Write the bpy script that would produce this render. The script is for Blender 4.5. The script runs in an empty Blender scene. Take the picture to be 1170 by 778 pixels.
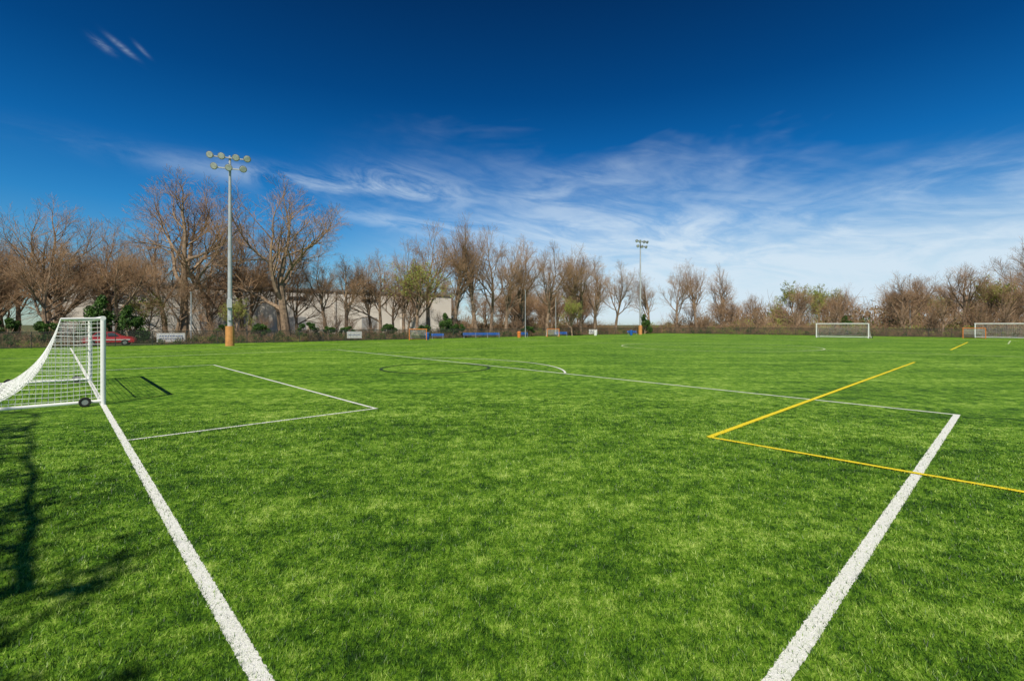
import bpy, math, random
import numpy as np
from mathutils import Vector, Matrix
R=random.Random(7)
rng=np.random.default_rng(11)
sc=bpy.context.scene
COL=sc.collection

# ------------------------------------------------------------ helpers
class MB:
    def __init__(s): s.v=[];s.f=[];s.m=[]
    def quad(s,a,b,c,d,m=0):
        i=len(s.v); s.v+= [tuple(a),tuple(b),tuple(c),tuple(d)]; s.f.append((i,i+1,i+2,i+3)); s.m.append(m)
    def tube(s,pts,rad,k=4,m=0,cap=False):
        n=len(pts); base=len(s.v); pts=[Vector(p) for p in pts]
        if not hasattr(rad,'__len__'): rad=[rad]*n
        t=(pts[-1]-pts[0])
        if t.length<1e-6: return
        t.normalize()
        ref=Vector((0,0,1)) if abs(t.z)<.9 else Vector((1,0,0))
        for i in range(n):
            tt=(pts[min(i+1,n-1)]-pts[max(i-1,0)])
            if tt.length<1e-9: tt=t
            tt=tt.normalized()
            u=tt.cross(ref); 
            if u.length<1e-4: u=tt.cross(Vector((0,1,0)))
            u.normalize(); w=tt.cross(u)
            for j in range(k):
                a=2*math.pi*j/k+math.pi/4
                p=pts[i]+(u*math.cos(a)+w*math.sin(a))*rad[i]
                s.v.append((p.x,p.y,p.z))
        for i in range(n-1):
            for j in range(k):
                j2=(j+1)%k
                s.f.append((base+i*k+j,base+i*k+j2,base+(i+1)*k+j2,base+(i+1)*k+j)); s.m.append(m)
        if cap:
            s.f.append(tuple(base+j for j in range(k))[::-1]); s.m.append(m)
            s.f.append(tuple(base+(n-1)*k+j for j in range(k))); s.m.append(m)
    def box(s,c,sz,m=0,rot=0):
        x,y,z=sz[0]/2,sz[1]/2,sz[2]/2; i=len(s.v); ca,sa=math.cos(rot),math.sin(rot)
        for dx,dy,dz in [(-x,-y,-z),(x,-y,-z),(x,y,-z),(-x,y,-z),(-x,-y,z),(x,-y,z),(x,y,z),(-x,y,z)]:
            s.v.append((c[0]+dx*ca-dy*sa,c[1]+dx*sa+dy*ca,c[2]+dz))
        for f in [(0,3,2,1),(4,5,6,7),(0,1,5,4),(1,2,6,5),(2,3,7,6),(3,0,4,7)]:
            s.f.append(tuple(i+q for q in f)); s.m.append(m)
    def mesh(s,name,mats,smooth=False):
        me=bpy.data.meshes.new(name); me.from_pydata(s.v,[],s.f)
        for mm in mats: me.materials.append(mm)
        me.polygons.foreach_set('material_index',s.m)
        if smooth: me.polygons.foreach_set('use_smooth',[True]*len(s.f))
        me.update(); return me
    def obj(s,name,mats,parent=None,smooth=False,loc=(0,0,0),rot=0):
        o=bpy.data.objects.new(name,s.mesh(name,mats,smooth)); COL.objects.link(o)
        o.location=loc; o.rotation_euler=(0,0,rot)
        if parent: o.parent=parent
        return o
def link(name,me,loc,rot=0,scale=(1,1,1),parent=None):
    o=bpy.data.objects.new(name,me); COL.objects.link(o); o.location=loc; o.rotation_euler=(0,0,rot)
    o.scale=scale
    if parent: o.parent=parent
    return o
def empty(name,loc=(0,0,0),rot=0):
    o=bpy.data.objects.new(name,None); COL.objects.link(o); o.location=loc; o.rotation_euler=(0,0,rot); return o

def mat(name,col,rough=.6,noise=0,nscale=5,metal=0,bump=0,bscale=20,col2=None,spec=.3):
    m=bpy.data.materials.new(name); m.use_nodes=True; nt=m.node_tree; b=nt.nodes['Principled BSDF']
    b.inputs['Roughness'].default_value=rough; b.inputs['Metallic'].default_value=metal
    b.inputs['Specular IOR Level'].default_value=spec
    c2=col2 or tuple(max(0,c*(1-noise)) for c in col)
    n=nt.nodes.new('ShaderNodeTexNoise'); n.inputs['Scale'].default_value=nscale; n.inputs['Detail'].default_value=5
    g=nt.nodes.new('ShaderNodeNewGeometry'); nt.links.new(g.outputs['Position'],n.inputs['Vector'])
    r=nt.nodes.new('ShaderNodeValToRGB'); r.color_ramp.elements[0].position=.35; r.color_ramp.elements[1].position=.65
    r.color_ramp.elements[0].color=(*c2,1); r.color_ramp.elements[1].color=(*col,1)
    nt.links.new(n.outputs['Fac'],r.inputs['Fac']); nt.links.new(r.outputs['Color'],b.inputs['Base Color'])
    if bump:
        n2=nt.nodes.new('ShaderNodeTexNoise'); n2.inputs['Scale'].default_value=bscale
        nt.links.new(g.outputs['Position'],n2.inputs['Vector'])
        bp=nt.nodes.new('ShaderNodeBump'); bp.inputs['Distance'].default_value=bump
        nt.links.new(n2.outputs['Fac'],bp.inputs['Height']); nt.links.new(bp.outputs['Normal'],b.inputs['Normal'])
    return m

# field frame : origin at the near corner of the penalty area
C0=np.array([-.04,1.38]); G=np.array([-.687,.727]); D=np.array([.727,.687])
def F(g,d,z=0.0):
    p=C0+G*g+D*d; return (float(p[0]),float(p[1]),z)
ANG_D=math.atan2(D[1],D[0])   # rotation whose local +X = D, local +Y = G

# ------------------------------------------------------------ camera
cam=bpy.data.cameras.new('camera'); co=bpy.data.objects.new('camera',cam); COL.objects.link(co)
co.location=(0,0,2.2); co.rotation_euler=(math.radians(90),0,0)
cam.sensor_width=36; cam.lens=550/1170*36; cam.shift_y=-18/1170; cam.clip_end=6000; cam.clip_start=.05
sc.camera=co

# ------------------------------------------------------------ sun + sky
sd=Vector((.24*math.cos(math.radians(50)),.97*math.cos(math.radians(50)),-math.sin(math.radians(50))))
sl=bpy.data.lights.new('sun','SUN'); sl.energy=5.0; sl.angle=math.radians(.5); sl.color=(1,.93,.80)
so=bpy.data.objects.new('sun',sl); COL.objects.link(so); so.rotation_euler=sd.to_track_quat('-Z','Y').to_euler(); so.location=(-20,-40,60)
w=bpy.data.worlds.new('World'); sc.world=w; w.use_nodes=True; nt=w.node_tree; N=nt.nodes; Lk=nt.links
for n in list(N): N.remove(n)
def nn(t,**k):
    n=N.new(t)
    for a,b in k.items(): setattr(n,a,b)
    return n
def M(op,a,b=None,c=None,clamp=False):
    n=N.new('ShaderNodeMath'); n.operation=op; n.use_clamp=clamp
    for i,x in enumerate((a,b,c)):
        if x is None: continue
        if isinstance(x,(int,float)): n.inputs[i].default_value=x
        else: Lk.new(x,n.inputs[i])
    return n.outputs[0]
out=nn('ShaderNodeOutputWorld'); bg=nn('ShaderNodeBackground'); bg.inputs['Strength'].default_value=.1
Lk.new(bg.outputs[0],out.inputs[0])
sky=nn('ShaderNodeTexSky',sky_type='NISHITA'); sky.sun_disc=False; sky.sun_elevation=math.radians(50); sky.sun_rotation=math.radians(194)
sky.air_density=1.0; sky.dust_density=.3; sky.ozone_density=3.0
tc=nn('ShaderNodeTexCoord'); sx=nn('ShaderNodeSeparateXYZ'); Lk.new(tc.outputs['Generated'],sx.inputs[0])
X,Y,Z=sx.outputs
az=M('ARCTAN2',X,Y); 
tint=nn('ShaderNodeValToRGB'); Lk.new(Z,tint.inputs[0])
e=tint.color_ramp.elements
e[0].position=0; e[0].color=(.68,.86,.95,1); e[1].position=.62; e[1].color=(.012,.15,.33,1)
for p,c in ((.10,(.42,.82,1.0)),(.20,(.13,.67,1.04)),(.30,(.035,.50,.92)),(.42,(.012,.31,.64))):
    x=tint.color_ramp.elements.new(p); x.color=(*c,1)
mx=nn('ShaderNodeMix',data_type='RGBA',blend_type='MULTIPLY'); mx.inputs[0].default_value=1
Lk.new(sky.outputs[0],mx.inputs[6]); Lk.new(tint.outputs[0],mx.inputs[7])
# cirrus : fibres stretched sideways and slanted
def cnoise(sxx,szz,slant,det,off,dist=0.,rough=.6):
    cb=nn('ShaderNodeCombineXYZ')
    a=M('MULTIPLY',az,sxx); b=M('ADD',M('MULTIPLY',Z,szz),M('MULTIPLY',az,slant))
    Lk.new(a,cb.inputs[0]); Lk.new(b,cb.inputs[1]); cb.inputs[2].default_value=off
    n=nn('ShaderNodeTexNoise'); n.inputs['Scale'].default_value=1; n.inputs['Detail'].default_value=det; n.inputs['Roughness'].default_value=rough
    n.inputs['Distortion'].default_value=dist
    Lk.new(cb.outputs[0],n.inputs['Vector']); return n.outputs['Fac']
def ss(x,a,b):
    n=nn('ShaderNodeMapRange',interpolation_type='SMOOTHSTEP'); Lk.new(x,n.inputs[0]); n.inputs[1].default_value=a; n.inputs[2].default_value=b; return n.outputs[0]
big=cnoise(2.6,8,-.8,4,3.1,.5); fib=cnoise(5,20,3.0,7,1.7,1.2,.6); fine=cnoise(16,50,10,8,8.3,.8,.7)
top=M('ADD',M('SUBTRACT',.325,M('MULTIPLY',M('MAXIMUM',az,-.1),.12)),M('MULTIPLY',M('SUBTRACT',big,.5),.22))
edge=ss(M('SUBTRACT',top,Z),-.05,.18)
right=ss(az,-.40,.50)
dens=M('MULTIPLY',edge,right)
tex=M('ADD',M('MULTIPLY',fib,.78),M('MULTIPLY',fine,.24))
cl=M('MULTIPLY',M('POWER',dens,.75),M('ADD',M('MULTIPLY',ss(tex,.33,.68),.95),.34),clamp=True)
haze=M('MULTIPLY',M('MULTIPLY',ss(M('SUBTRACT',.22,Z),0,.19),ss(az,-.55,.5)),.88)
cl=M('ADD',cl,M('MULTIPLY',haze,M('SUBTRACT',1.0,cl)))
def blob(a0,z0,wa,wz,sl=0):
    da=M('SUBTRACT',az,a0); dz=M('SUBTRACT',M('SUBTRACT',Z,z0),M('MULTIPLY',da,sl))
    q=M('ADD',M('POWER',M('DIVIDE',da,wa),2),M('POWER',M('DIVIDE',dz,wz),2)); return M('POWER',2.718,M('MULTIPLY',q,-1))
w1=M('MULTIPLY',M('MULTIPLY',blob(-.40,.262,.22,.018,-.02),.60),ss(tex,.36,.70))
w2=M('MULTIPLY',M('MULTIPLY',blob(-.22,.272,.10,.024,-.12),.62),ss(tex,.34,.70))
w5=M('MULTIPLY',M('MULTIPLY',blob(-.25,.205,.14,.016,-.10),.35),ss(tex,.36,.68))
w3=M('MULTIPLY',M('MULTIPLY',blob(-.680,.408,.015,.0035,-.50),.42),ss(fine,.30,.62))
w4=M('MULTIPLY',M('MULTIPLY',blob(-.655,.412,.008,.0030,-.62),.22),ss(fine,.30,.62))
w6=M('MULTIPLY',M('MULTIPLY',blob(-.705,.404,.012,.0045,-.38),.22),ss(fine,.30,.62))
cl=M('ADD',M('ADD',M('ADD',cl,w1),M('ADD',w5,w6)),M('ADD',w2,M('ADD',w3,w4)),clamp=True)
cl=M('MULTIPLY',cl,ss(Z,-.02,.02)); cl=M('MULTIPLY',cl,.90)
m2=nn('ShaderNodeMix',data_type='RGBA'); Lk.new(cl,m2.inputs[0]); Lk.new(mx.outputs[2],m2.inputs[6]); m2.inputs[7].default_value=(6.9,8.1,9.1,1)
Lk.new(m2.outputs[2],bg.inputs[0])

# ------------------------------------------------------------ turf material
def turf_mat(name,blade=False):
    m=bpy.data.materials.new(name); m.use_nodes=True; nt=m.node_tree; b=nt.nodes['Principled BSDF']
    b.inputs['Roughness'].default_value=.75; b.inputs['Specular IOR Level'].default_value=.15
    g=nt.nodes.new('ShaderNodeNewGeometry')
    def noise(s,d=4,ro=.6,sc=None):
        n=nt.nodes.new('ShaderNodeTexNoise'); n.inputs['Scale'].default_value=s; n.inputs['Detail'].default_value=d; n.inputs['Roughness'].default_value=ro
        src=g.outputs['Position']
        if sc:
            mp=nt.nodes.new('ShaderNodeMapping'); mp.inputs['Rotation'].default_value=(0,0,sc[2]); mp.inputs['Scale'].default_value=(sc[0],sc[1],1)
            nt.links.new(src,mp.inputs[0]); src=mp.outputs[0]
        nt.links.new(src,n.inputs['Vector']); return n.outputs['Fac']
    def ma(op,a,b_):
        n=nt.nodes.new('ShaderNodeMath'); n.operation=op
        for i,x in enumerate((a,b_)):
            if isinstance(x,(int,float)): n.inputs[i].default_value=x
            else: nt.links.new(x,n.inputs[i])
        return n.outputs[0]
    a=noise(.22,4,.65); bb=noise(4.5,4,.75); c=noise(24,4,.75); d=noise(1,5,.65,(.06,.7,.15)); d2=noise(1.5,5,.7)
    e=noise(150,2,.8)
    def dv(x,k): return ma('MULTIPLY',ma('SUBTRACT',x,.5),k)
    v=ma('ADD',ma('ADD',dv(a,.60),dv(bb,1.6)),ma('ADD',dv(c,1.15),ma('ADD',dv(d,.65),dv(d2,1.0))))
    v=ma('ADD',v,.50 if not blade else .46)
    if not blade: v=ma('ADD',v,dv(e,.7))
    else:
        at=nt.nodes.new('ShaderNodeAttribute'); at.attribute_name='tint'
        v=ma('ADD',v,dv(at.outputs['Fac'],.75))
    r=nt.nodes.new('ShaderNodeValToRGB'); el=r.color_ramp.elements
    k=.96 if not blade else .86
    el[0].position=.08; el[0].color=(.012*k,.045*k,.004*k,1); el[1].position=1.0; el[1].color=(.46*k,.60*k,.13*k,1)
    x=el.new(.34); x.color=(.060*k,.155*k,.008*k,1); x=el.new(.62); x.color=(.165*k,.325*k,.018*k,1)
    nt.links.new(v,r.inputs[0]); nt.links.new(r.outputs[0],b.inputs['Base Color'])
    if not blade:
        bp=nt.nodes.new('ShaderNodeBump'); bp.inputs['Distance'].default_value=.02; bp.inputs['Strength'].default_value=.6
        nt.links.new(ma('ADD',c,e),bp.inputs['Height']); nt.links.new(bp.outputs[0],b.inputs['Normal'])
    else:
        b.inputs['Roughness'].default_value=.45; b.inputs['Specular IOR Level'].default_value=.3
    return m
M_turf=turf_mat('turf'); M_blade=turf_mat('turf_blade',True)
M_white=mat('line_white',(.80,.80,.77),.8,col2=(.66,.69,.60),nscale=40,bump=.006,bscale=150)
M_yel=mat('line_yellow',(.86,.68,.015),.8,col2=(.70,.56,.02),nscale=40,bump=.006,bscale=150)
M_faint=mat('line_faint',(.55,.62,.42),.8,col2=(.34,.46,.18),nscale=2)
M_black=mat('line_dark',(.02,.045,.015),.8,col2=(.03,.07,.015),nscale=12)
M_ground=mat('rough_ground',(.13,.12,.05),.95,col2=(.07,.095,.03),nscale=.6,bump=.05,bscale=4)

# ground sheet
b=MB(); b.quad((-3000,-3000,-.05),(3000,-3000,-.05),(3000,3000,-.05),(-3000,3000,-.05)); b.obj('ground',[M_ground])
b=MB(); b.quad(F(-60,-70),F(-60,113.5),F(64,113.5),F(64,-70)); 
o=b.obj('turf_field',[M_turf])
me=o.data; me.update()
if me.polygons[0].normal.z<0: me.flip_normals()

# ------------------------------------------------------------ markings
segs=[ # g0,d0,g1,d1,width,mat
 (-46,0,61,0,.115,0),
 (0,.06,.05,15.11,.125,0),
 (0,15.05,40.3,17.0,.10,0),
 (40.3,.06,40.3,17.0,.10,0),
 (10.65,.06,10.6,5.2,.085,0),(10.6,5.15,29.3,5.3,.085,0),(29.3,.06,29.3,5.25,.09,0),
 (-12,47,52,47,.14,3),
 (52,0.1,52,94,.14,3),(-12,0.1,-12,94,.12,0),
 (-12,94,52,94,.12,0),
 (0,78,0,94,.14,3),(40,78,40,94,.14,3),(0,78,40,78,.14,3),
]
def W2F(x,y):
    p=np.array([x,y])-C0; return float(p@G),float(p@D)
y0=W2F(3.84,9.38); y1=W2F(23.5,28.1); y2=W2F(38.0,41.7); y3=W2F(57,60.2); y4=W2F(6.7,6.3)
yd=((y4[0]-y0[0])*5,(y4[1]-y0[1])*5)
segs+=[(*y0,*y1,.12,1),(*y2,*y3,.14,1),(y0[0],y0[1],y0[0]+yd[0],y0[1]+yd[1],.10,1)]
segs+=[(47,20,47,62,.10,3),(33,17,33,47,.09,3),(44,-8,44,30,.10,3)]
mk={0:MB(),1:MB(),2:MB(),3:MB()}
def strip(b,P0,P1,wd,z):
    P0=np.array(P0[:2]);P1=np.array(P1[:2]); L=np.linalg.norm(P1-P0); t=(P1-P0)/L; n=np.array([-t[1],t[0]])
    s=0; i0=len(b.v); cnt=0
    while True:
        p=P0+t*s; r=np.hypot(*p); j=.006
        a=wd/2+R.uniform(-j,j); c=wd/2+R.uniform(-j,j)
        b.v.append((*(p+n*a),z)); b.v.append((*(p-n*c),z)); cnt+=1
        if s>=L: break
        s=min(L,s+(.02 if r<8 else .06 if r<20 else .6))
    for k in range(cnt-1):
        b.f.append((i0+2*k,i0+2*k+1,i0+2*k+3,i0+2*k+2)); b.m.append(0)
for k,s in enumerate(segs):
    strip(mk[s[5]],F(s[0],s[1]),F(s[2],s[3]),s[4],.004+.0007*(k%9)+ (.008 if s[5]==1 else 0))
def arc(b,cx,cy,r,a0,a1,wd,z):
    n=int(abs(a1-a0)*r/.12)+8; i0=len(b.v)
    for i in range(n+1):
        a=a0+(a1-a0)*i/n; j=R.uniform(-.006,.006)
        for rr in (r+wd/2+j,r-wd/2+j): b.v.append((cx+rr*math.cos(a),cy+rr*math.sin(a),z))
    for k in range(n): b.f.append((i0+2*k,i0+2*k+1,i0+2*k+3,i0+2*k+2)); b.m.append(0)
c=F(20.15,9.9); 
arc(mk[0],c[0],c[1],9.15,ANG_D-math.radians(50),ANG_D+math.radians(42),.10,.016)
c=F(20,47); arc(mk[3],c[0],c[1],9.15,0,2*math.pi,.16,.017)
arc(mk[2],-3.86,24.4,2.7,0,2*math.pi,.15,.018)
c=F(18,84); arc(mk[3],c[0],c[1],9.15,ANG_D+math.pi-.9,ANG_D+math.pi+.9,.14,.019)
for k,(nm,mm) in {0:('white_field_lines',M_white),1:('yellow_field_lines',M_yel),2:('dark_field_circle',M_black),3:('faint_field_lines',M_faint)}.items():
    o=mk[k].obj(nm,[mm])
    me=o.data; nz=np.zeros(len(me.polygons)*3); me.polygons.foreach_get('normal',nz)
    if nz.reshape(-1,3)[:,2].mean()<0: me.flip_normals()

# ------------------------------------------------------------ turf fibres near the camera
NB=620000
u=rng.random(NB); r0,r1=1.1,17.0
r=(u*(r1**.4-r0**.4)+r0**.4)**(2.5)
th=rng.uniform(-1.02,1.02,NB)
px=r*np.sin(th); py=r*np.cos(th)
fg=(px-C0[0])*G[0]+(py-C0[1])*G[1]; fd=(px-C0[0])*D[0]+(py-C0[1])*D[1]
white=np.zeros(NB,bool); yell=np.zeros(NB,bool)
for s in segs:
    if s[5] not in (0,1): continue
    a=np.array([s[0],s[1]]); bb=np.array([s[2],s[3]]); t=bb-a; L=np.linalg.norm(t); t=t/L
    al=(fg-a[0])*t[0]+(fd-a[1])*t[1]; ac=np.abs((fg-a[0])*-t[1]+(fd-a[1])*t[0])
    mk_=(al>-.03)&(al<L+.03)&(ac<s[4]/2+rng.normal(0,.006,NB))
    if s[5]==0: white|=mk_
    else: yell|=mk_
stray=rng.random(NB)<.10
white&=~stray; yell&=~stray
wid=.0018*(r/2.5)**.75*rng.uniform(.6,1.4,NB); hei=rng.uniform(.014,.046,NB)*np.clip((18-r)/7,.25,1)
line=white|yell
hei=np.where(line,hei*.50,hei)
ang=rng.uniform(0,2*math.pi,NB); lx=rng.normal(0,.015,NB); ly=rng.normal(0,.015,NB)+.003
lx=np.where(line,lx*.5,lx); ly=np.where(line,ly*.5,ly)
V=np.zeros((NB,3,3),np.float32)
V[:,0,0]=px-np.cos(ang)*wid; V[:,0,1]=py-np.sin(ang)*wid
V[:,1,0]=px+np.cos(ang)*wid; V[:,1,1]=py+np.sin(ang)*wid
V[:,2,0]=px+lx; V[:,2,1]=py+ly; V[:,2,2]=hei; V[:,:2,2]=.001
me=bpy.data.meshes.new('artificial_grass'); me.vertices.add(NB*3); me.vertices.foreach_set('co',V.ravel())
me.loops.add(NB*3); me.loops.foreach_set('vertex_index',np.arange(NB*3,dtype=np.int32))
me.polygons.add(NB); me.polygons.foreach_set('loop_start',np.arange(0,NB*3,3,dtype=np.int32))
mi=np.where(white,1,np.where(yell,2,0)).astype(np.int32)
me.materials.append(M_blade); me.materials.append(M_white); me.materials.append(M_yel)
me.polygons.foreach_set('material_index',mi)
at=me.attributes.new('tint','FLOAT','FACE'); at.data.foreach_set('value',rng.random(NB).astype(np.float32))
me.update(); me.validate()
link('artificial_grass',me,(0,0,0))

# ------------------------------------------------------------ trees
M_bark=mat('bark',(.36,.255,.165),.9,col2=(.17,.12,.08),nscale=2.5)
M_twig=mat('twig',(.40,.255,.145),.9,col2=(.24,.15,.085),nscale=.25)
M_bud=mat('bud',(.36,.20,.09),.8,col2=(.28,.23,.07),nscale=.2)
M_leafy=mat('young_leaf',(.32,.38,.06),.7,col2=(.20,.26,.04),nscale=.5)
M_green=mat('evergreen_leaf',(.07,.15,.02),.6,col2=(.03,.07,.014),nscale=1.2)
M_dry=mat('dry_brush',(.28,.20,.11),.9,col2=(.13,.11,.05),nscale=.6)
def rv(s=1): return Vector((R.gauss(0,s),R.gauss(0,s),R.gauss(0,s)))
def tree_mesh(name,seed,leaf=0,counts=(7,6,5,4,4),spread=1.0,trunk=.34,tall=1.0,leafmat=0,lean=(0,0),ls=.03):
    R.seed(seed); b=MB()
    def grow(p,d,L,r,lv):
        ns=(7,6,4,3,2,2)[lv]; pts=[p.copy()]; rad=[r]; dd=d.copy()
        wob=(.05,.10,.13,.15,.15,.15)[lv]
        for i in range(ns):
            dd=(dd+rv(wob)+Vector((0,0,.07 if lv>0 else .03))).normalized()
            p=p+dd*(L/ns); pts.append(p.copy()); rad.append(max(.008,r*(1-.62*(i+1)/ns)))
        b.tube(pts,rad,k=(8,6,5,4,3,3)[lv],m=0 if lv<3 else 1)
        if lv>=len(counts):
            for q in range(leaf if leaf>=1 else (1 if R.random()<leaf else 0)):
                c=pts[-1].lerp(pts[0],R.random())+rv(.05); a=rv(ls); e=rv(ls)
                b.quad(c-a,c-e,c+a,c+e,2)
            return
        n=counts[lv]
        for i in range(n):
            lo=trunk if lv==0 else .25
            t=lo+(1-lo)*(i+R.random()*.8)/n; t=min(t,1)
            k=t*ns; i0=min(int(k),ns-1); q=pts[i0].lerp(pts[i0+1],k-i0); rr=rad[i0]*(1-(k-i0))+rad[i0+1]*(k-i0)
            base=(pts[i0+1]-pts[i0]).normalized()
            ax=base.cross(rv()).normalized()
            an=math.radians(R.uniform(26,52)*(spread if lv==0 else 1))
            cd=(Matrix.Rotation(an,3,ax)@base).normalized()
            cl=L*R.uniform(.48,.80)*(1.0-.25*t if lv>0 else 1.15-.45*t)
            grow(q,cd,cl,min(rr*.75,r*.60)*R.uniform(.75,1.0),lv+1)
        grow(pts[-1],dd,L*R.uniform(.42,.55),rad[-1],lv+1)
    d0=Vector((lean[0],lean[1],1)).normalized()
    grow(Vector((0,0,-.1)),d0,10.5*tall,.44,0)
    zs=max(v[2] for v in b.v)
    b.v=[(x/zs,y/zs,z/zs) for x,y,z in b.v]
    return b.mesh(name,[M_bark,M_twig,M_leafy if leafmat else M_bud])
T=[tree_mesh('bare_tree_a',1,spread=1.35,trunk=.36,counts=(7,5,5,4,3)),
   tree_mesh('bare_tree_b',2,spread=1.2,trunk=.30,counts=(8,5,5,4,3)),
   tree_mesh('bare_tree_c',3,leaf=.25,spread=.85,trunk=.4,counts=(7,5,5,4,3)),
   tree_mesh('bare_tree_d',4,spread=.75,counts=(9,5,5,3,2),trunk=.3),
   tree_mesh('bare_tree_e',5,leaf=.2,spread=.65,counts=(8,5,4,4,2),trunk=.45)]
TL=[tree_mesh('budding_tree_a',6,leaf=1,leafmat=1,spread=.8,counts=(7,6,5,4,3),ls=.07),tree_mesh('budding_tree_b',8,leaf=1,leafmat=1,spread=.9,counts=(9,5,4,4,3),ls=.09)]
TS=tree_mesh('thicket_tree',9,leaf=.5,spread=.8,counts=(8,5,4,3),trunk=.12,ls=.04)
R.seed(21)
big=[(-46.4,68,24.5,0,1.15),(-33.6,72,25.5,1,1.25),(-59.2,62,19.5,1,1.1),(-66.5,62,18,3,1),(-72,63,17,2,1),(-58.5,70,15,2,.9),(-64,76,19,3,1),(-54,75,20,2,1),
 (-50,80,20,1,1),(-46,82,21,4,.9),(-42.5,78,18,3,.9),(-38.5,80,17,2,1),(-31,80,15.5,2,1),(-27.6,80,14,0,1.1),(-23.2,85,16,1,1),
 (-19.5,87,18.5,2,.9),(-15.2,88,22,2,1),(-10.6,90,22.5,3,.9),(-6.8,92,23.5,4,.9),(-4.2,96,22.5,2,.9),(-1.2,95,20,3,.9),(2.7,100,21.5,1,1),(7.3,100,20,2,1),(12.4,105,20,4,1),(15.5,108,18,0,1),
 (19,110,19,3,1),(25,116,18,2,1),(36,126,17,3,1),(44,128,19,2,.9),(50,130,20.5,4,.9),(57.6,132,20,3,.8),(102,95,19,1,1.1),(107,94,21,0,1)]
for x,y,h,t,wd in big:
    link('bare_tree',T[t],(x,y,0),R.uniform(0,6.28),(h*wd,h*wd,h))
for x,y,h,t in [(-16.5,84,14,0),(97.5,150,15,1),(93,146,12,1),(12,96,8,1),(-50,66,7,1),(-38,66,6,1),(112,128,11,1)]:
    link('budding_tree',TL[t],(x,y,0),R.uniform(0,6.28),(h,h,h))
dt=empty('distant_trees')
k=0
def add_d(x,y,h,wd=1.,tm=None):
    global k; k+=1
    link('tree_%d'%k,tm or R.choice(T+[TS,TS]),(x,y,-.1),R.uniform(0,6.28),(h*wd,h*wd,h),dt)
for i in range(14):           # sparse trees in front of the warehouse
    d=R.uniform(-40,62); g=62+R.uniform(12,30); p=F(g,d); add_d(p[0],p[1],R.uniform(9,14),1.1,R.choice(T))
for i in range(14):
    d=R.uniform(-42,6); g=62+R.uniform(16,46); p=F(g,d); add_d(p[0],p[1],R.uniform(11,16),1.1)
for i in range(44):           # behind it
    d=R.uniform(-60,80); g=R.uniform(122,145); p=F(g,d); add_d(p[0],p[1],R.uniform(14,20),1.15)
for i in range(34):
    d=R.uniform(62,120); g=62+R.uniform(14,48); p=F(g,d); add_d(p[0],p[1],R.uniform(10,16),1.1)
for i in range(78):           # behind the far end
    g=R.uniform(-75,70); d=112+R.uniform(14,70); p=F(g,d); add_d(p[0],p[1],R.uniform(10,14.5)*(1 if g<45 else .9),1.1, TL[1] if R.random()<.08 else None)
for i in range(30):
    g=R.uniform(-90,66); d=112+R.uniform(5,14); p=F(g,d); add_d(p[0],p[1],R.uniform(5,8.5),1.25,TS)
for i in range(20):
    d=R.uniform(-50,112); g=62+R.uniform(4,16); p=F(g,d); add_d(p[0],p[1],R.uniform(3.5,5.5),1.25,TS)

# brush
def brush_mesh(name,seed,stems,leaves,mats,wd=3.2,ht=2.2,ls=.08):
    R.seed(seed); b=MB()
    for i in range(stems):
        p=Vector((R.uniform(-wd,wd),R.uniform(-1.2,1.2),0)); d=Vector((R.gauss(0,.4),R.gauss(0,.4),1)).normalized(); L=ht*R.uniform(.4,1.15)
        pts=[p]; 
        for s in range(3): d=(d+rv(.2)).normalized(); p=p+d*L/3; pts.append(p.copy())
        b.tube(pts,[.022,.016,.011,.006],3,0)
        for s in range(3):
            q=pts[R.randint(1,3)]; e=q+(d+rv(.6)).normalized()*L*.3; b.tube([q,e],[.010,.005],3,0)
    lob=[(R.uniform(-wd,wd),R.uniform(-1,1),R.uniform(.1,.75)*ht,R.uniform(.4,.9)) for _ in range(12)]
    for i in range(leaves):
        l=R.choice(lob); v=rv(1).normalized()*l[3]*R.random()**.4; c=Vector((l[0]+v.x,l[1]+v.y,max(.03,l[2]+v.z*.8)))
        a=rv(ls*.6); e=rv(ls*.6); b.quad(c-a,c-e,c+a,c+e,1)
    return b.mesh(name,mats)
B1=brush_mesh('brush_a',31,150,600,[M_twig,M_dry]); B2=brush_mesh('brush_b',32,110,1300,[M_twig,M_green],ht=1.7)
B3=brush_mesh('brush_c',33,140,900,[M_twig,M_leafy],ht=1.6)
ub=empty('underbrush'); R.seed(5)
kk=0
def addb(g,d,s,along=True,wts=(5,3,1.8)):
    global kk; kk+=1; p=F(g,d); m=R.choices([B1,B2,B3],wts)[0]
    link('brush_%d'%kk,m,(p[0],p[1],-.05),(ANG_D if along else ANG_D+math.pi/2)+R.uniform(-.3,.3)+R.choice((0,math.pi)),(s,s,s*R.uniform(.8,1.3)),ub)
for row,(g,s,dm) in enumerate([(64.5,.55,-60),(68,.7,-60),(74,.75,-60),(82,1.3,60),(94,1.8,66),(107,2.6,68)]):
    d=dm
    while d<125:
        if not (row<2 and -1.5<d<8.5): addb(g+R.uniform(-1,1),d,s*R.uniform(.75,1.2),True,(3,8,2) if row==0 else (6,3,1.5))
        d+=3.9*s
for row,(dd,s) in enumerate([(115.0,.6),(119,1.0),(125,1.4),(134,1.9),(150,2.6),(175,3.6)]):
    g=-110
    while g<72: addb(g,dd+R.uniform(-1,1),s*R.uniform(.8,1.2),False,(3,6,2) if row==0 else (6,1.8,1.8)); g+=3.9*s

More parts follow.
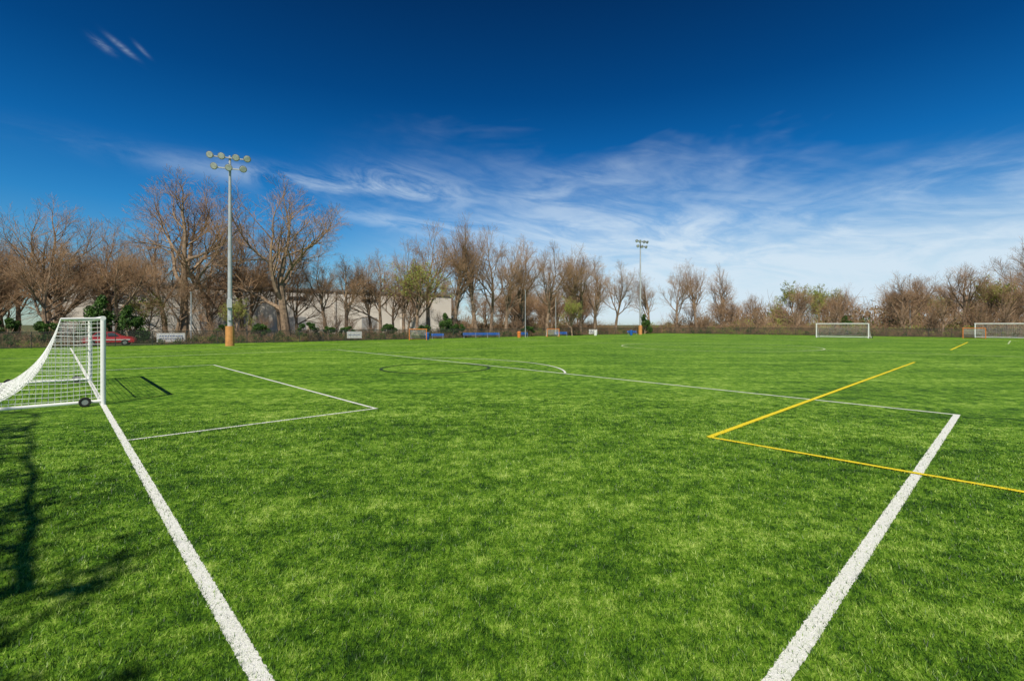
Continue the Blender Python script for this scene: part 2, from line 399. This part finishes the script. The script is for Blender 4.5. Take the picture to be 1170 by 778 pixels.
# evergreen shrubs / hedge
def shrub_mesh(name,seed,conical=False,n=5200):
    R.seed(seed); b=MB(); b.tube([(0,0,0),(0,0,.6)],[.05,.02],5,0)
    lob=[]
    for i in range(16):
        z=R.uniform(.15,.92); rr=(1-z)*.42 if conical else .36*math.sin(math.pi*min(1,z*.8+.15))
        a=R.uniform(0,6.28); lob.append((rr*math.cos(a),rr*math.sin(a),z,R.uniform(.1,.2)*(1.1-z*.5)))
        b.tube([(0,0,.05),(rr*math.cos(a),rr*math.sin(a),z)],[.02,.005],3,0)
    for i in range(n):
        l=R.choice(lob); v=rv(1).normalized()*l[3]*R.random()**.3; c=Vector((l[0]+v.x,l[1]+v.y,max(.01,l[2]+v.z)))
        a=rv(.014); e=rv(.014); b.quad(c-a,c-e,c+a,c+e,1)
    return b.mesh(name,[M_bark,M_green])
S1=shrub_mesh('shrub_a',41); S2=shrub_mesh('shrub_b',42); S3=shrub_mesh('cedar_a',43,True)
R.seed(9)
for x,y,s,h in [(-51.5,49,3.4,2.9),(-49,50.5,3.2,2.6),(-55,48,3,2.5),(-58,47,3,2.5),(-53,47,2.6,2.2),(-60.5,47,3,2.6),(-33,63,2.8,2.4),(-28.4,67,3.4,2.6),(-26,68.5,2.6,2),(-14,77,3,2.2),(-9,81,3,2.4),(3,90,3,2),(-24,70,3,2),(-37,62,3,2.3),(-19,74,3,2.4)]:
    link('evergreen_shrub',R.choice((S1,S2)),(x,y,0),R.uniform(0,6),(s,s,h))
for x,y,s,h in [(-48.5,56.5,4.6,6.0),(-46,58,4.2,4.8),(-11.5,84,3.6,4.5),(32,116,4,5),(75,108,4,4.5)]:
    link('cedar_tree',S3,(x,y,0),R.uniform(0,6),(s,s,h))

# unseen leaning tree behind left, added and shaped to shade beside the goal line
b=MB(); R.seed(78)
def limb(pts,r0_,r1_,tw=8,jit=.05,off=0.,lv=0,tl=1.):
    pts=[Vector(p) for p in pts]; n=len(pts)
    fine=[]
    for i in range(n-1):
        for s in range(4): fine.append(pts[i].lerp(pts[i+1],s/4)+rv(jit))
    fine.append(pts[-1]); m=len(fine)
    b.tube(fine,[r0_+(r1_-r0_)*i/(m-1) for i in range(m)],7,0)
    bias=Vector((-.727,-.687,0))*off
    for j in range(tw):
        q=fine[R.randint(1,m-1)]; d=((fine[-1]-fine[0]).normalized()*.6+bias+rv(.30)).normalized(); p=q.copy(); pp=[p.copy()]
        for s in range(4): d=(d+rv(.12)).normalized(); p=p+d*R.uniform(.35,.6)*tl; pp.append(p.copy())
        b.tube(pp,[.024,.020,.015,.011,.006],4,0)
        for s in range(lv):
            c=pp[R.randint(1,4)]+rv(.14); a=rv(.045); e=rv(.045); b.quad(c-a,c-e,c+a,c+e,1)
limb([(-8.6,-8.5,-.1),(-8.0,-6.5,3),(-6.9,-4.6,5.8),(-5.7,-2.5,8)],.16,.085,0)
limb([(-5.7,-2.5,8),(-7.2,-1.9,9),(-9.05,-1.04,10),(-11.8,.1,11.5),(-14.6,1.5,13)],.075,.025,46,off=.75,lv=26)
limb([(-6.9,-4.6,5.8),(-7.4,-3.4,7.6),(-9.6,-2.4,9.4),(-12.4,-1.2,11.0)],.07,.02,40,off=.5,lv=26)
limb([(-6.9,-4.6,5.8),(-5.7,-4.6,7.4),(-5.2,-4.2,8.6),(-5.6,-3.6,9.4)],.06,.02,22,off=.7,lv=26,tl=.7)
b.obj('shadow_caster_tree',[M_bark,M_green])

# ------------------------------------------------------------ metal / plastic
M_wm=mat('white_metal',(.82,.82,.80),.35,noise=.08,nscale=3)
M_net=mat('net_cord',(.80,.80,.78),.8,noise=.1)
M_tire=mat('tire',(.02,.02,.02),.8); M_hub=mat('hub',(.4,.4,.4),.4,metal=.6)
M_galv=mat('galvanised',(.50,.52,.53),.5,noise=.2,metal=.2,nscale=2)
M_pad=mat('orange_pad',(.66,.30,.10),.6,noise=.25,nscale=3)
M_lamp=mat('lamp_housing',(.30,.30,.29),.45,metal=.0,noise=.2); M_glass=mat('lamp_glass',(.58,.59,.57),.25,spec=.6,noise=.3,nscale=4)
M_fence=mat('fence_wire',(.05,.055,.05),.6,noise=.2); M_post=mat('fence_post',(.06,.065,.06),.5,noise=.2)
M_blue=mat('blue_paint',(.02,.12,.42),.45,noise=.2); M_red=mat('red_car_paint',(.50,.02,.03),.3,noise=.1,spec=.6); M_signw=mat('sign_white',(.78,.78,.76),.5,noise=.06)
M_text=mat('sign_blue',(.03,.10,.35),.5); M_or=mat('orange_frame',(.70,.22,.05),.5,noise=.1)
M_win=mat('window_glass',(.05,.07,.09),.15,spec=.8)

def wheel(b,c,r,axis,w=.055):
    axis=Vector(axis).normalized(); u=axis.orthogonal().normalized(); w_=axis.cross(u); n=20; prof=[(r*.55,-.9*w),(r*.88,-w),(r,-.6*w),(r,.6*w),(r*.88,w),(r*.55,.9*w)]
    i0=len(b.v)
    for i in range(n):
        a=2*math.pi*i/n
        for rr,h in prof:
            p=Vector(c)+(u*math.cos(a)+w_*math.sin(a))*rr+axis*h; b.v.append(tuple(p))
    m=len(prof)
    for i in range(n):
        for j in range(m-1):
            i2=(i+1)%n; b.f.append((i0+i*m+j,i0+i*m+j+1,i0+i2*m+j+1,i0+i2*m+j)); b.m.append(1)
    b.tube([Vector(c)-axis*w*.8,Vector(c)+axis*w*.8],r*.56,16,2,True)

# goal in local coordinates: x = into the field (mouth at x=0, net at -x), y along goal line 0..W
def soccer_goal(name,loc,rot,W=7.32,H=2.44,topd=.85,botd=2.3,cord=.0045,sp=.12,wheels=True,pr=.06,framemat=None,sag=.62):
    root=empty(name,loc,rot); fm=framemat or M_wm
    b=MB()
    r=pr
    for y in (0,W):
        b.tube([(0,y,0),(0,y,H-r)],r,14,0,True)
        b.tube([(-.02,y,H-r-.01),(-topd,y,H-r-.03)],r*.5,8,0,True)
        b.tube([(-.02,y,.11),(-botd-.1,y,.11)],r*.75,10,0,True)
    b.tube([(0,-r,H-r),(0,W+r,H-r)],r,14,0,True)
    b.tube([(-topd,0,H-r-.03),(-topd,W,H-r-.03)],r*.3,8,0,True)
    b.tube([(-botd-.06,-.03,.11),(-botd-.06,W+.03,.11)],r*.75,10,0,True)
    if wheels:
        for y in (-.13,W+.13):
            wheel(b,(-.38,y,.13),.13,(0,1,0)); wheel(b,(-botd+.12,y,.13),.13,(0,1,0))
            b.tube([(-.38,y*.0 if y<0 else W,.12),(-.38,y,.13)],.025,6,2); b.tube([(-botd+.12,0 if y<0 else W,.12),(-botd+.12,y,.13)],.025,6,2)
    b.obj('frame',[fm,M_tire,M_hub],root,smooth=False)
    nb=MB()
    Pt=Vector((-topd,0,H-r-.03)); Pb=Vector((-botd-.05,0,.12))
    def prof(t,sg=1):   # concave hang of the back net
        x=Pt.x+(Pb.x-Pt.x)*t; z=Pt.z+(Pb.z-Pt.z)*t
        k=math.sin(math.pi*t)**.9*sag*sg
        return (x+k*.30,z-k*.62)
    nprof=int(3.0/sp*H/2.44)
    ny=int(W/sp)
    P=[[None]*(nprof+1) for _ in range(ny+1)]
    for i in range(ny+1):
        y=W*i/ny
        for j in range(nprof+1):
            x,z=prof(j/nprof,1-.16*math.sin(i*.9+j*.1)*(0<i<ny)); P[i][j]=(x,y,max(.03,z))
    for i in range(ny+1): nb.tube(P[i],cord,3,0)
    for j in range(nprof+1):
        nb.tube([P[i][j] for i in range(0,ny+1,2)]+[P[ny][j]],cord,3,0)
    nr=max(2,int(topd/sp))
    for i in range(ny+1):
        y=W*i/ny; nb.tube([(0,y,H-r),(-topd/2,y,H-r-.05),(-topd,y,H-r-.03)],cord,3,0)
    for j in range(nr+1): nb.tube([(-topd*j/nr,0,H-r-.03),(-topd*j/nr,W/2,H-r-.07),(-topd*j/nr,W,H-r-.03)],cord,3,0)
    for y in (0,W):
        nz=int(H/sp)
        for j in range(1,nz+1):
            z=.11+(H-.2)*j/nz; 
            xe=-topd
            for q in range(60):
                xx,zz=prof(q/59)
                if zz<z: xe=xx;break
            if z<.2: xe=-botd
            nb.tube([(0,y,z),(xe/2,y,z-.03),(xe,y,z)],cord,3,0)
        nx=int(botd/sp)
        for j in range(1,nx+1):
            x=-botd*j/nx; zt=H-r-.03
            if x<-topd:
                for q in range(60):
                    xx,zz=prof(q/59)
                    if xx<x: zt=zz;break
                else: zt=.15
            nb.tube([(x,y,.11),(x+.02,y,(.11+zt)/2),(x,y,zt)],cord,3,0)
    nb.obj('net',[M_net],root)
    return root
soccer_goal('soccer_goal',F(16.3,0),ANG_D,cord=.0058)
soccer_goal('soccer_goal',F(23.2,94),ANG_D+math.pi,cord=.007,sp=.2,pr=.075)
soccer_goal('soccer_goal',(76.0,79.0,0),ANG_D+math.pi,cord=.007,sp=.2,pr=.075)
for nm,x,y,W,H,rot in [('training_goal',72.6,77.5,2.6,1.7,ANG_D+math.pi),('training_goal',-14.6,68.5,2.4,1.6,-math.pi/2+.2),('training_goal',6.3,86,2.2,1.5,-math.pi/2+.2)]:
    soccer_goal(nm,(x,y,0),rot,W,H,.4,1.0,.008,.14,False,.06,M_or,sag=.1)

# ------------------------------------------------------------ light poles
def light_pole(loc,h,rot):
    root=empty('stadium_light_pole',loc,rot); b=MB()
    b.tube([(0,0,0),(0,0,h*.5),(0,0,h)],[.24,.19,.11],14,0,True)
    b.box((0,-.26,4.4),(.45,.28,.9),0); b.box((0,-.24,2.9),(.3,.2,.5),0)
    for z,wd in ((h-.25,3.4),(h-1.35,2.7)):
        b.box((0,-.16,z),(wd,.12,.12),0); b.tube([(0,0,z),(0,-.2,z)],.09,8,0)
    b.obj('mast',[M_galv],root)
    lb=MB()
    for z,xs in ((h-.25,(-1.6,-.62,.62,1.6)),(h-1.35,(-1.25,0,1.25))):
        for x in xs:
            s=Vector((x,-.22,z+.12)); ax=Vector((x*.12-.1,-.88,-.36)).normalized()
            lb.tube([s-ax*.2,s,s+ax*.18,s+ax*.38,s+ax*.40],[.10,.15,.26,.34,.36],14,0,True)
            lb.tube([s+ax*.405,s+ax*.43],[.30,.28],14,1,True)
            lb.tube([(x,-.16,z),tuple(s)],.04,6,0)
    lb.obj('floodlights',[M_lamp,M_glass],root)
    pb=MB(); pb.tube([(0,0,0),(0,0,2.05)],.42,18,0,True); pb.obj('base_padding',[M_pad],root)
light_pole((-29.3,50,0),19.7,ANG_D-.35); light_pole((28.8,108,0),21,ANG_D-.2)

def slim(x,y,h,r=.07):
    b=MB(); b.tube([(0,0,0),(0,0,h)],[r,r*.7],8,0,True); b.box((0,0,h+.03),(.2,.2,.06),0); b.obj('net_pole',[M_galv],loc=(x,y,0))
for x,y,h in [(2.3,83,8),(86,104,10),(73,118,9),(8,88,7),(-38,57,6)]: slim(x,y,h)

# ------------------------------------------------------------ chain-link fence
def fence(name,P0,P1,h=1.5,sp=3.0):
    root=empty(name); P0=Vector(P0);P1=Vector(P1); L=(P1-P0).length; t=(P1-P0)/L; b=MB()
    n=int(L/sp)
    for i in range(n+1):
        p=P0+t*(L*i/n); b.tube([p,p+Vector((0,0,h+.05))],.035,6,0,True)
    for z in (h,.12): b.tube([P0+Vector((0,0,z)),P1+Vector((0,0,z))],.03,5,0)
    b.obj('posts_and_rails',[M_post],root)
    wb=MB(); s=0
    while s<L-h:
        a=P0+t*s; c=P0+t*(s+h)+Vector((0,0,h)); wb.quad(a-t*.010,a+t*.010,c+t*.010,c-t*.010)
        a=P0+t*(s+h); c=P0+t*s+Vector((0,0,h)); wb.quad(a-t*.010,a+t*.010,c+t*.010,c-t*.010)
        s+=.09
    wb.obj('chain_link',[M_fence],root)
fence('chain_link_fence',F(62,-60),F(62,112)); fence('chain_link_fence',F(62,112),F(-90,112))

# ------------------------------------------------------------ banners, benches
def banner(name,x,y,w_,h_,z,rot,mm,bars):
    root=empty(name,(x,y,0),rot); b=MB(); b.box((0,0,z+h_/2),(w_,.03,h_),0); b.obj('panel',[mm],root)
    t=MB()
    for bx,bz,bw,bh in bars: t.box((bx*w_,-.022,z+bz*h_),(bw*w_,.01,bh*h_),0)
    t.obj('lettering',[M_text],root)
    q=MB()
    for sx_ in (-.45,.45): q.tube([(sx_*w_,.04,0),(sx_*w_,.04,z+h_)],.03,6,0,True)
    q.obj('posts',[M_post],root)
def words(rows):
    o=[]
    for rz in rows:
        x=-.4
        while x<.38:
            w_=R.uniform(.03,.09); o.append((x+w_/2,rz,w_,.09)); x+=w_+.03
    return o
banner('sponsor_sign',-38.6,54.5,2.7,1.0,.25,ANG_D-.35,M_signw,words((.66,.38)))
banner('sponsor_sign',-22.1,67.5,2.0,.95,.3,ANG_D-.3,M_signw,words((.5,)))
banner('sponsor_sign',17.5,104,1.8,1.0,.2,0,M_signw,words((.5,)))

# red parked car just beyond the fence
def car(x,y,rot):
    root=empty('parked_car',(x,y,0),rot)
    prof=[(-2.1,.35),(-2.15,.75),(-1.95,.95),(-1.45,1.0),(-.95,1.42),(.35,1.45),(1.0,1.02),(1.9,.88),(2.15,.65),(2.15,.35)]
    b=MB(); n=len(prof)
    def w(z): return .86 if z<.98 else .72 if z<1.1 else .62
    for s in (-1,1):
        for px_,pz in prof: b.v.append((px_,s*w(pz),pz))
    for i in range(n):
        j=(i+1)%n; b.f.append((i,j,n+j,n+i)); b.m.append(0)
    b.f.append(tuple(range(n))[::-1]); b.m.append(0); b.f.append(tuple(range(n,2*n))); b.m.append(0)
    b.obj('body',[M_red],root)
    g=MB()
    for s in (-1,1):
        y0=s*.80;y1=s*.665
        g.quad((-1.25,y0,1.03),(-.2,y0,1.03),(-.2,y1,1.36),(-.90,y1,1.36)); g.quad((-.1,y0,1.03),(.85,y0,1.03),(.38,y1,1.36),(-.1,y1,1.36))
    g.obj('windows',[M_win],root)
    t=MB(); 
    for s in (-1,1): t.box((0,s*.875,.62),(3.6,.02,.10))
    t.obj('trim_stripe',[M_signw],root)
    q=MB()
    for wx in (-1.35,1.35):
        for s in (-1,1): wheel(q,(wx,s*.80,.32),.32,(0,1,0),.11)
    q.obj('wheels',[M_red,M_tire,M_hub],root)
car(-42.6,51.0,.55)

def bench(x,y,w_,rot,name='team_bench'):
    root=empty(name,(x,y,0),rot); b=MB()
    for i in range(3): b.box((0,-.12+.13*i,.45),(w_,.11,.04),0)
    for i in range(2): b.box((0,.24+.02*i,.62+.18*i),(w_,.03,.14),0)
    b.obj('planks',[M_blue],root); l=MB(); n=max(2,int(w_/1.8)+1)
    for i in range(n):
        x_=-w_/2+.15+(w_-.3)*i/(n-1)
        l.tube([(x_,-.15,0),(x_,-.12,.42)],.025,6,0); l.tube([(x_,.2,0),(x_,.26,.86)],.025,6,0); l.tube([(x_,-.15,.40),(x_,.2,.40)],.02,6,0)
    l.obj('legs',[M_galv],root)
bench(-5.0,79.5,6.2,ANG_D-.5); bench(-11.2,72.5,1.9,.2); bench(9.0,88,2.4,.2); bench(26,104,2.2,.2); bench(2.0,83.5,1.6,.2)
def bin_(x,y,m):
    b=MB(); b.tube([(0,0,0),(0,0,.85),(0,0,.88),(0,0,.95)],[.27,.32,.35,.33],14,0,True); b.tube([(0,0,.95),(0,0,1.03),(0,0,1.08)],[.32,.24,.05],14,0,True); b.obj('trash_bin',[m],loc=(x,y,0))
bin_(1.2,82,M_or); bin_(-12.4,70.5,M_blue); bin_(25,101,M_blue); bin_(17,98,M_signw)

# ------------------------------------------------------------ warehouse behind the trees
M_wall=mat('warehouse_wall',(.80,.75,.68),.8,noise=.12,nscale=.15); M_roof=mat('warehouse_roof',(.30,.30,.30),.7,noise=.2); M_door=mat('dock_door',(.40,.40,.40),.6,noise=.1)
def warehouse(cx,cy,L,W,H,rot):
    root=empty('warehouse',(cx,cy,0),rot); b=MB(); b.box((0,0,H/2),(L,W,H)); b.obj('walls',[M_wall],root)
    r_=MB(); r_.box((0,0,H+.2),(L+.6,W+.6,.4)); r_.obj('roof',[M_roof],root)
    d=MB(); wn=MB(); pl=MB(); n=int(L/14)
    for i in range(n):
        x=-L/2+7+i*14
        d.box((x,-W/2-.03,1.9),(3.2,.06,3.6)); wn.box((x,-W/2-.03,H-1.6),(3.4,.06,.7)); pl.box((x+7,-W/2-.1,H/2),(.35,.2,H))
    d.obj('doors',[M_door],root); wn.obj('windows',[M_win],root); pl.obj('pilasters',[M_wall],root)
p=F(105,33); warehouse(p[0],p[1],68,22,8.8,ANG_D-.15)

# ------------------------------------------------------------ view
sc.view_settings.view_transform='Standard'; sc.view_settings.look='None'; sc.view_settings.exposure=0; sc.view_settings.gamma=1
